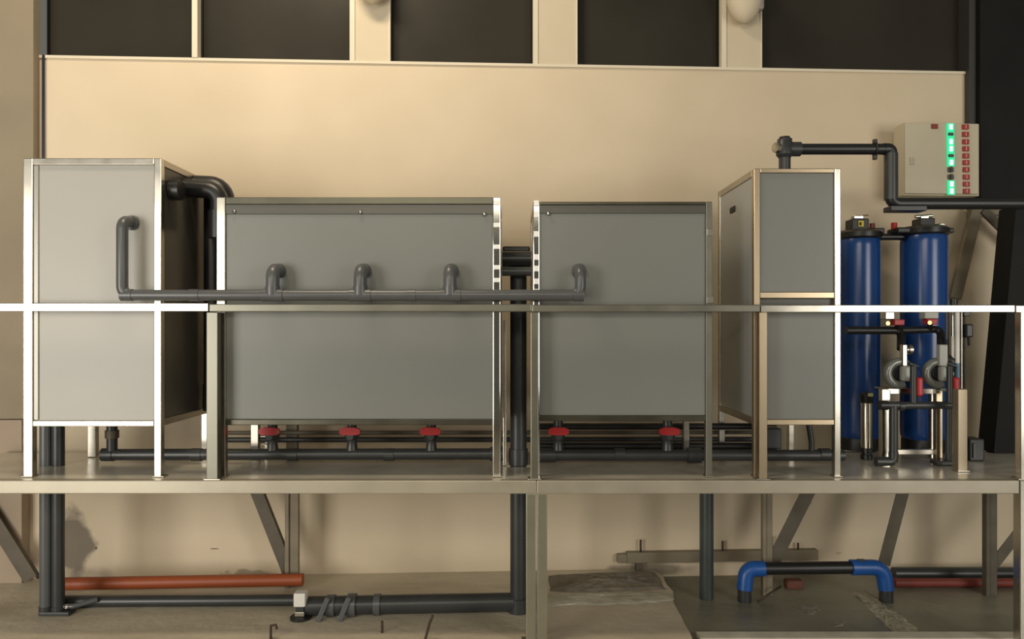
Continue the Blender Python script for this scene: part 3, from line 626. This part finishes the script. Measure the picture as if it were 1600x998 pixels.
def pump(cxp, cyp, label):
    Y = 0.44; c = P(cxp, cyp, Y); k = (Y + D) / F
    t = thing('round_pump', (c.x, Y, c.z - 26 * k), label, 'pump', 'round pumps on the small stand')
    bm = nbm(); torus(bm, c, 18 * k, 6.5 * k, (0, -1, 0), 0.55, 5.1, 30, 12, (1, 0, 0)); obj('volute', bm, M_clear, t)
    bm = nbm(); lathe(bm, c + Vector((0, 0.03, 0)), [(17 * k, 0), (17 * k, 0.02), (8 * k, 0.03)], (0, -1, 0), 24); obj('back_plate', bm, M_blk, t)
    bm = nbm(); box(bm, c.x - 1 * k, c.x + 13 * k, Y - 0.05, Y + 0.0, c.z - 12 * k, c.z + 12 * k, 0.014); obj('hub', bm, M_grey, t)
    bm = nbm(); box(bm, c.x + 13 * k, c.x + 25 * k, Y - 0.03, Y + 0.06, c.z - 14 * k, c.z + 10 * k, 0.006); mt = obj('motor', bm, M_dark, t)
    bm = nbm(); box(bm, c.x + 15 * k, c.x + 21 * k, Y - 0.034, Y - 0.03, c.z - 3 * k, c.z + 2 * k, 0.001); obj('rating_plate', bm, M_cream, mt)
    bm = nbm(); box(bm, c.x - 16 * k, c.x + 12 * k, Y - 0.035, Y + 0.05, c.z - 27 * k, c.z - 23 * k, 0.003); obj('foot', bm, M_grey, t)
    return t, c, k
p1, c1, k1 = pump(1405, 583, 'round grey pump on the left half of the small stand')
p2 = dup(p1, (XP(1465, .44) - XP(1405, .44), 0, 0), 'round grey pump on the right half of the small stand')
c2 = c1 + Vector((XP(1465, .44) - XP(1405, .44), 0, 0))
# discharge ports differ
def port(c, k, w, par, m2):
    bm = nbm(); box(bm, c.x + (2 - w / 2) * k + 2 * k, c.x + (2 + w / 2) * k + 2 * k, 0.40, 0.44, c.z + 12 * k, c.z + 45 * k, 0.004)
    o = bm; off = Vector((par.location))
    OFF[par.name] = off
    p = obj('discharge_port', bm, m2, par)
    return p
port(c1, k1, 7, p1, M_steel); port(c2, k1, 13, p2, M_grey)
bm = nbm(); lathe(bm, (c1.x + 8 * k1, .42, c1.z + 37 * k1), [(5 * k1, 0), (5 * k1, 3 * k1), (8 * k1, 3 * k1), (8 * k1, 8 * k1)], (1, 0, 0), 14); obj('union', bm, M_satin, p1)
bm = nbm(); lathe(bm, (c2.x + 10 * k1, .44, c2.z + 25 * k1), [(5 * k1, 0), (9 * k1, 6 * k1), (9 * k1, 15 * k1), (4 * k1, 20 * k1)], (1, 0, -0.7), 16); obj('union', bm, M_blk, p2)
for c, par in ((c1, p1), (c2, p2)):
    bm = nbm(); tube(bm, [(c.x + 10 * k1, .40, c.z + 16 * k1), (c.x + 24 * k1, .40, c.z + 11 * k1)], 0.012, 10); obj('link_arm', bm, M_dark, par)
suc = thing('suction_pipe', P(1395, 728, 0.30), 'charcoal suction pipework in front of the two pumps', 'pipe')
Yz = 0.33
bm = nbm(); tube(bm, [P(1379, 633, Yz), P(1490, 633, Yz)], 0.024, 14); obj('header', bm, M_dark, suc)
for px in (1427, 1484):
    bm = nbm(); tube(bm, [P(px, 572, Yz), P(px, 633, Yz)], 0.019, 14); obj('riser', bm, M_dark, suc)
bm = nbm(); tube(bm, [P(1396, 633, Yz), P(1396, 722, Yz)], 0.026, 14); obj('drop', bm, M_dark, suc)
bm = nbm(); xx = XP(1396, Yz); zz = ZD + 0.030; tube(bm, [(xx, Yz, zz + .06), (xx, Yz, zz), (xx - .11, Yz, zz)], 0.029, 14, 0.03); obj('foot_bend', bm, M_dark, suc)
bm = nbm(); tube(bm, [P(1374, 633, Yz), P(1386, 633, Yz)], 0.030, 14); obj('end_cap', bm, M_blk, suc)
bm = nbm(); tube(bm, [P(1404, 634, Yz), P(1412, 634, Yz)], 0.029, 14); obj('union', bm, M_dark, suc)
bm = nbm(); xx = XP(1482, Yz + .05); tube(bm, [P(1482, 636, Yz + .05), (xx, Yz + .05, ZD + .03)], 0.018, 12); obj('drop', bm, M_dark, suc)
bm = nbm(); box(bm, XP(1466, Yz), XP(1493, Yz), Yz + .01, Yz + .1, ZD, ZD + .03, 0.008); obj('foot', bm, M_dark, suc)
for px, py, lab in ((1436, 604, 'red end cap beside left pump'), (1493, 604, 'red end cap beside right pump')):
    bm = nbm(); box(bm, XP(px - 5, .33), XP(px + 5, .33), .31, .37, ZP(py + 15, .33), ZP(py - 15, .33), 0.012); obj('red_cap', bm, M_red, suc, lab)
dis = thing('discharge_pipe', P(1400, 515, 0.6), 'black pipework leading from both vessels down to the pumps', 'pipe')
Yd = 0.55
bm = nbm(); tube(bm, [P(1322, 516, Yd), P(1408, 516, Yd), P(1408, 545, Yd - .08)], 0.026, 14, 0.03); obj('bend', bm, M_blk, dis)
bm = nbm(); tube(bm, [P(1408, 516, Yd), P(1470, 514, Yd), P(1470, 545, Yd - .08)], 0.024, 14, 0.03); obj('bend', bm, M_blk, dis)
def boxvalve(px, py, w, h, m2, lab, redx):
    Y = 0.50; t = thing('sampling_valve', P(px, py + 14, Y), lab, 'valve')
    bm = nbm(); box(bm, XP(px - w / 2, Y), XP(px + w / 2, Y), Y - .03, Y + .04, ZP(py + h / 2, Y), ZP(py - h / 2, Y), 0.006); obj('body', bm, m2, t)
    bm = nbm(); box(bm, XP(redx - 8, Y), XP(redx + 8, Y), Y - .03, Y + .03, ZP(py + h / 2 + 9, Y), ZP(py + h / 2, Y), 0.005); obj('red_collar', bm, M_red, t)
    bm = nbm(); lathe(bm, P(px - 2, py + h / 2 + 6, Y - .03), [(0.012, 0), (0.014, 0.02)], (0, -1, 0), 10); obj('drain_nut', bm, M_brass, t)
    bm = nbm(); tube(bm, [P(redx, py + h / 2 + 8, Y), P(redx, 514, Y + .04)], 0.016, 10); obj('nipple', bm, M_blk, t)
boxvalve(1387, 490, 15, 18, M_steel, 'small silver valve with red collar right of the first blue vessel', 1402)
boxvalve(1452, 488, 22, 20, M_grey, 'pale grey valve with red collar in front of the second blue vessel', 1453)
fm = thing('flow_meter', P(1497, 600, 0.36), 'upright glass flow meter with black cap and blue lower end', 'flow meter')
def vt(px, y0, y1, rpx, Y, m2, name, lab=None):
    bm = nbm(); tube(bm, [P(px, y0, Y), P(px, y1, Y)], rpx * (Y + D) / F, 14); return obj(name, bm, m2, fm, lab)
vt(1496, 478, 567, 3.2, .40, M_whitep, 'tube'); vt(1496, 567, 612, 3.4, .40, mat('pale_blue_sleeve', (0.10, 0.20, 0.30), 0.3), 'lower_sleeve', 'pale blue lower sleeve')
vt(1490, 467, 480, 5.5, .42, M_blk, 'cap'); vt(1489, 478, 525, 2.4, .42, M_chrome, 'guide_rod'); vt(1489, 525, 562, 2.4, .42, M_whitep, 'guide_rod'); vt(1480, 478, 530, 2.6, .46, M_pvc, 'side_tube')
vt(1480, 530, 640, 2.2, .46, M_blk, 'side_tube'); vt(1502, 478, 610, 1.8, .42, M_satin, 'guide_rod'); vt(1507, 480, 660, 1.6, .44, M_blk, 'backing_rod')
vt(1493, 612, 730, 2.4, .42, M_whitep, 'drain_tube')
bm = nbm(); box(bm, XP(1503, .44), XP(1513, .44), .42, .47, ZP(494, .44), ZP(486, .44), 0.004); obj('bracket', bm, M_blk, fm)
bm = nbm(); box(bm, XP(1505, .44), XP(1517, .44), .41, .47, ZP(527, .44), ZP(506, .44), 0.010); tube(bm, [P(1513, 526, .44), P(1514, 540, .44)], 0.008, 8); obj('adjusting_knob', bm, M_blk, fm)
cf = thing('cartridge_filter', (XP(1354, .58), .58, ZD), 'slim silver cartridge filter standing before the first blue vessel', 'filter')
x = XP(1354, .58); 
bm = nbm(); lathe(bm, (x, .58, ZD + .07), [(0.034, 0), (0.036, 0.02), (0.036, ZP(628, .58) - ZD - .07)], (0, 0, 1), 18); obj('housing', bm, M_steel, cf)
bm = nbm(); lathe(bm, (x, .58, ZP(629, .58)), [(0.038, 0), (0.042, 0.01), (0.042, 0.055), (0.02, 0.07)], (0, 0, 1), 18); hd = obj('head', bm, M_blk, cf)
bm = nbm(); box(bm, x - .012, x + .018, .528, .54, ZP(619, .54), ZP(614, .54), 0.001); obj('label_plate', bm, mat('pale_label', (0.55, 0.55, 0.30), 0.5), hd)
bm = nbm(); lathe(bm, (x, .58, ZD), [(0.038, 0), (0.038, 0.028), (0.030, 0.03), (0.030, 0.045), (0.040, 0.047), (0.040, 0.075)], (0, 0, 1), 18); obj('foot', bm, M_blk, cf)

# ------------------------------------------------------------------ pipes and bits on the floor
def floor_tube(name, a, b, r_, m2, lab, cat='pipe', sag=0):
    p, q = G(*a), G(*b); p.z = q.z = r_
    bm = nbm(); tube(bm, [p, p.lerp(q, .35) + Vector((0, sag, 0)), p.lerp(q, .7), q], r_, 16); return p, q, bm
p, q, bm = floor_tube('', (88, 933), (470, 926), 0.042, M_orange, '')
for v in bm.verts: v.co.z += 0.03; v.co.y += 0.05
tag(obj('orange_pipe', bm, M_orange), 'long rusty orange pipe lying along the foot of the wall', 'pipe')
p, q, bm = floor_tube('', (100, 948), (468, 946), 0.036, M_dark, '')
tag(obj('grey_floor_pipe', bm, M_dark), 'dark grey pipe on the floor before the orange pipe', 'pipe')
fp = thing('floor_drain_line', G(640, 952), 'dark floor drain pipe with clamps running to the riser', 'pipe')
a, b = G(478, 962), Vector((cx - 0.03, 0.39, 0)); a.z = 0.062; b.z = 0.062
bm = nbm(); tube(bm, [a, b], 0.058, 20); obj('pipe', bm, M_dark, fp)
dr = (b - a).normalized()
for k_, rr_, L_ in ((0.12, .066, .05), (0.22, .072, .05), (0.34, .066, .04)):
    c = a.lerp(b, k_); bm = nbm(); tube(bm, [c - dr * L_ / 2, c + dr * L_ / 2], rr_, 20); obj('collar', bm, M_pvc, fp)
for k_ in (0.10, 0.20):
    c = a.lerp(b, k_) + Vector((0, -0.07, 0)); bm = nbm(); beam(bm, Vector((c.x - .03, c.y - .03, 0.0)), Vector((c.x + .02, c.y + .01, .13)), 0.03, 0.02); obj('saddle_strap', bm, M_pvc, fp)
c = G(470, 966)
uv = thing('white_capped_valve', c, 'floor valve with a square white cap at pipe joint', 'valve')
bm = nbm(); lathe(bm, c, [(0.065, 0), (0.065, 0.015), (0.04, 0.02)], (0, 0, 1), 18); obj('base', bm, M_blk, uv)
bm = nbm(); box(bm, c.x - .03, c.x + .03, c.y - .03, c.y + .03, .02, .05, .004); obj('collar', bm, M_steel, uv)
bm = nbm(); box(bm, c.x - .026, c.x + .026, c.y - .026, c.y + .026, .05, .082, .004); obj('body', bm, M_dark, uv)
bm = nbm(); box(bm, c.x - .036, c.x + .036, c.y - .034, c.y + .034, .082, .165, .006); obj('cap', bm, M_whitep, uv, 'square white plastic cap')

# blue-elbowed pipe at right
be = thing('blue_elbow_pipe', P(1270, 890, .74), 'black floor pipe with a blue elbow at each end', 'pipe')
Yb = 0.74; zf = -0.06
A_, B_ = P(1166, 888, Yb), P(1380, 886, Yb)
bm = nbm(); tube(bm, [A_ + Vector((.05, 0, 0)), B_ - Vector((.05, 0, 0))], 0.042, 18); obj('pipe', bm, M_blk, be)
for c, sg in ((A_, 1), (B_, -1)):
    foot = Vector((c.x - sg * 0.015, c.y - 0.01, zf + (0.0)))
    L_ = 0.12 if sg > 0 else 0.22
    bm = nbm(); tube(bm, [c + Vector((sg * L_, 0, 0)), c, foot + Vector((0, 0, 0.08))], 0.052, 18, 0.09); obj('elbow', bm, M_bluep, be, 'bright blue elbow fitting')
    bm = nbm(); tube(bm, [foot + Vector((0, 0.0, 0.09)), foot], 0.045, 18); obj('spigot', bm, M_dark, be)
bm = nbm(); box(bm, XP(1340, Yb), XP(1352, Yb), Yb - .02, Yb + .02, ZP(878, Yb), ZP(874, Yb), 0.003); obj('cap_screw', bm, M_blk, be)
def ground_pipe(px0, px1, py, rad, m2, lab, nm):
    p, q = G(px0, py, -0.06), G(px1, py, -0.06); p.z += rad; q.z += rad
    bm = nbm(); tube(bm, [p, q], rad, 14); tag(obj(nm, bm, m2), lab, 'pipe')
ground_pipe(1397, 1640, 917, 0.032, mat('faded_red_pipe', (0.16, 0.03, 0.02), 0.6, 0, .2, 5), 'faded red pipe on the floor at the far right', 'red_pipe')
ground_pipe(1396, 1640, 905, 0.045, M_dark, 'dark pipe along the wall behind the faded red pipe', 'wall_foot_pipe')
p = G(1242, 918, -0.06); bm = nbm(); box(bm, p.x - .07, p.x + .05, p.y - .04, p.y + .04, -.06, -.0, .012)
tag(obj('red_clay_block', bm, mat('clay', (0.13, 0.045, 0.03), 0.8, 0, .2, 12)), 'small dull red block under the blue elbowed pipe', 'block')

# ledge board fixed low on the wall, with anchor rods
lg = thing('wall_ledge', WP(1120, 870, 0.03), 'dusty brown ledge board fixed low along the wall', 'ledge')
bm = nbm(); a0 = WU(965, 870, .05); a1 = WU(1278, 870, .05)
wbox(bm, a0[0] + .07, a1[0], 0.0, .06, WU(1100, 878, .06)[1], WU(1100, 862, .06)[1], .004); obj('board', bm, M_brownl, lg)
bm = nbm(); wbox(bm, a0[0], a0[0] + .12, 0.0, .05, WU(1000, 879, .05)[1], WU(1000, 866, .05)[1], .006); obj('board_end', bm, M_brownl, lg)
bm = nbm(); wbox(bm, WU(994, 880, .05)[0], WU(1004, 880, .05)[0], 0.0, .05, 0.0, WU(1000, 873, .05)[1], .003); obj('prop', bm, M_brown, lg)
for px, y0, y1 in ((1001, 843, 862), (1129, 845, 862), (1247, 848, 862), (1206, 838, 862)):
    bm = nbm(); tube(bm, [WP(px, y0, .035), WP(px, y1 + 2, .035)], .008, 8); obj('anchor_rod', bm, M_rust, lg)

# cement heap against the wall and dried spills
def blob(name, outline, z0, h, m2, lab, cat, rough=.3):
    pts = [G(px, py, z0) for px, py in outline]; n = len(pts); c = sum(pts, Vector()) / n
    bm = nbm(); rings = []
    for s, hh in ((1.0, 0.001), (0.86, .55), (0.6, .9), (0.3, 1.0)):
        rings.append([bm.verts.new(Vector((c.x + (p.x - c.x) * s, c.y + (p.y - c.y) * s, z0 + h * hh * (1 + random.uniform(-rough, rough) * (s < 1))))) for p in pts])
    for A, B in zip(rings, rings[1:]):
        for i in range(n): bm.faces.new((A[i], A[(i+1) % n], B[(i+1) % n], B[i]))
    bm.faces.new(rings[-1]); bm.faces.new(list(reversed(rings[0])))
    return tag(obj(name, bm, m2), lab, cat)
def jag(pts, k=4, a=3):
    out = []
    for i, p in enumerate(pts):
        q = pts[(i + 1) % len(pts)]
        for j in range(k):
            f = j / k; out.append((p[0] + (q[0] - p[0]) * f + random.uniform(-a, a), p[1] + (q[1] - p[1]) * f + random.uniform(-a, a) * .5))
    return out
blob('rubble_heap', jag([(858, 900), (940, 898), (1022, 894), (1036, 912), (1041, 922), (950, 925), (858, 924)], 4, 2), 0.0, 0.035, mat('grey_rubble', (0.17, 0.15, 0.115), .9, 0, .25, 14, .5, 20), 'low grey heap of spoil against the wall on the slab', 'heap')
blob('cement_spill', jag([(1332, 924), (1352, 922), (1372, 938), (1400, 955), (1425, 975), (1450, 1005), (1405, 1005), (1380, 970), (1355, 948)], 5, 3), -0.06, 0.012, M_cement, 'long pale streak of dried cement across the damp floor', 'spill', .5)
blob('cement_splash', jag([(1246, 944), (1276, 944), (1280, 952), (1272, 960), (1254, 958)], 3, 2), -0.06, 0.004, mat('thin_cement', (0.22, .21, .165), .8, 0, .5, 30), 'small pale cement splash left of the long streak', 'spill')
blob('cement_splash', jag([(1304, 972), (1320, 971), (1318, 978), (1306, 979)], 3, 2), -0.06, 0.004, mat('thin_cement_grey', (0.22, .21, .165), .8, 0, .5, 30), 'tiny pale cement splash nearest the front of the floor', 'spill')
blob('cement_ridge', jag([(858, 928), (930, 926), (1000, 923), (1050, 927), (1053, 938), (1000, 943), (930, 945), (858, 946)], 4, 2), 0.0, 0.012, mat('pale_screed', (0.44, 0.42, 0.34), .7, 0, .2, 9, .3, 20), 'pale screed ridge crossing the slab right of the front column', 'ridge', .2)
p0 = G(1087, 994, -0.06)
bm = nbm(); box(bm, p0.x, p0.x + 3.2, p0.y - 0.10, p0.y, -0.06, -0.03, 0.003); struct('trim_7', bm, mat('pale_kerb', (0.60, 0.57, 0.47), .7, 0, .15, 6))
def stick(name, a, b, r_, lab, z0=0.0, z1=None, bend=None):
    p, q = G(*a, z0), G(*b, z0); p.z = z0 + r_; q.z = (z0 + r_) if z1 is None else z1
    pts = [p, q] if bend is None else [p, p.lerp(q, .6) + Vector(bend), q]
    bm = nbm(); tube(bm, pts, r_, 8); tag(obj(name, bm, M_rust), lab, 'rod')
stick('steel_rod', (1184, 941), (1220, 934), .008, 'thin black rod lying on damp floor near blue elbow', -0.06, 0.02)
p = G(1185, 941, -.06)
def pin(px, py0, py1, lab, hook, lean=0.0):
    p = G(px, py1); k = (p.y + D) / F; h = (py1 - py0) * k
    bm = nbm(); pts = [Vector((p.x, p.y, -0.0)), Vector((p.x + lean * .6, p.y, h * .7)), Vector((p.x + lean, p.y, h))]
    if hook: pts += [Vector((p.x + lean + .03, p.y, h + .004)), Vector((p.x + lean + .035, p.y, h - .02))]
    tube(bm, pts, .008, 8); o = tag(obj('anchor_pin', bm, M_rust), lab, 'pin')
pin(423, 977, 998, 'bent rusty pin in the slab, left of the other pins', True)
pin(597, 970, 988, 'short upright rusty pin in the slab between two others', False)
pin(664, 961, 1000, 'taller leaning dark pin in slab left of front column', False, .045)

# fixtures at the top of two pilasters
def fixture(px, py, lab, sc):
    c = WP(px, py, .10)
    t = thing('bracket_lamp', c, lab, 'lamp')
    bm = nbm(); bmesh.ops.create_uvsphere(bm, u_segments=20, v_segments=12, radius=1.0)
    for f_ in bm.faces: f_.smooth = True
    for v in bm.verts:
        v.co = Vector((v.co.x * .13 * sc, v.co.y * .10, v.co.z * .17 * sc + abs(v.co.x) * .02)) + c + Vector((0.0, 0, .06 * sc))
    obj('wrapped_head', bm, M_pil, t)
    bm = nbm(); box(bm, c.x + .06 * sc, c.x + .135 * sc, c.y - .05, c.y + .05, c.z - .02, c.z + .16, .02); obj('side_clip', bm, mat('grey_clip_%d' % px, (.28, .26, .24), .5), t)
    e = WP(px, py - 14, 0.0); e.z = c.z + .12
    bm = nbm(); tube(bm, [e, e + Vector((0, -.1, 0))], .04, 12); obj('wall_arm', bm, M_white, t)
fixture(1163, 14, 'cream wrapped lamp hanging at top of the right pilaster', 1.0)
fixture(582, -18, 'cream wrapped lamp showing only its underside above the left pilaster', 1.0)
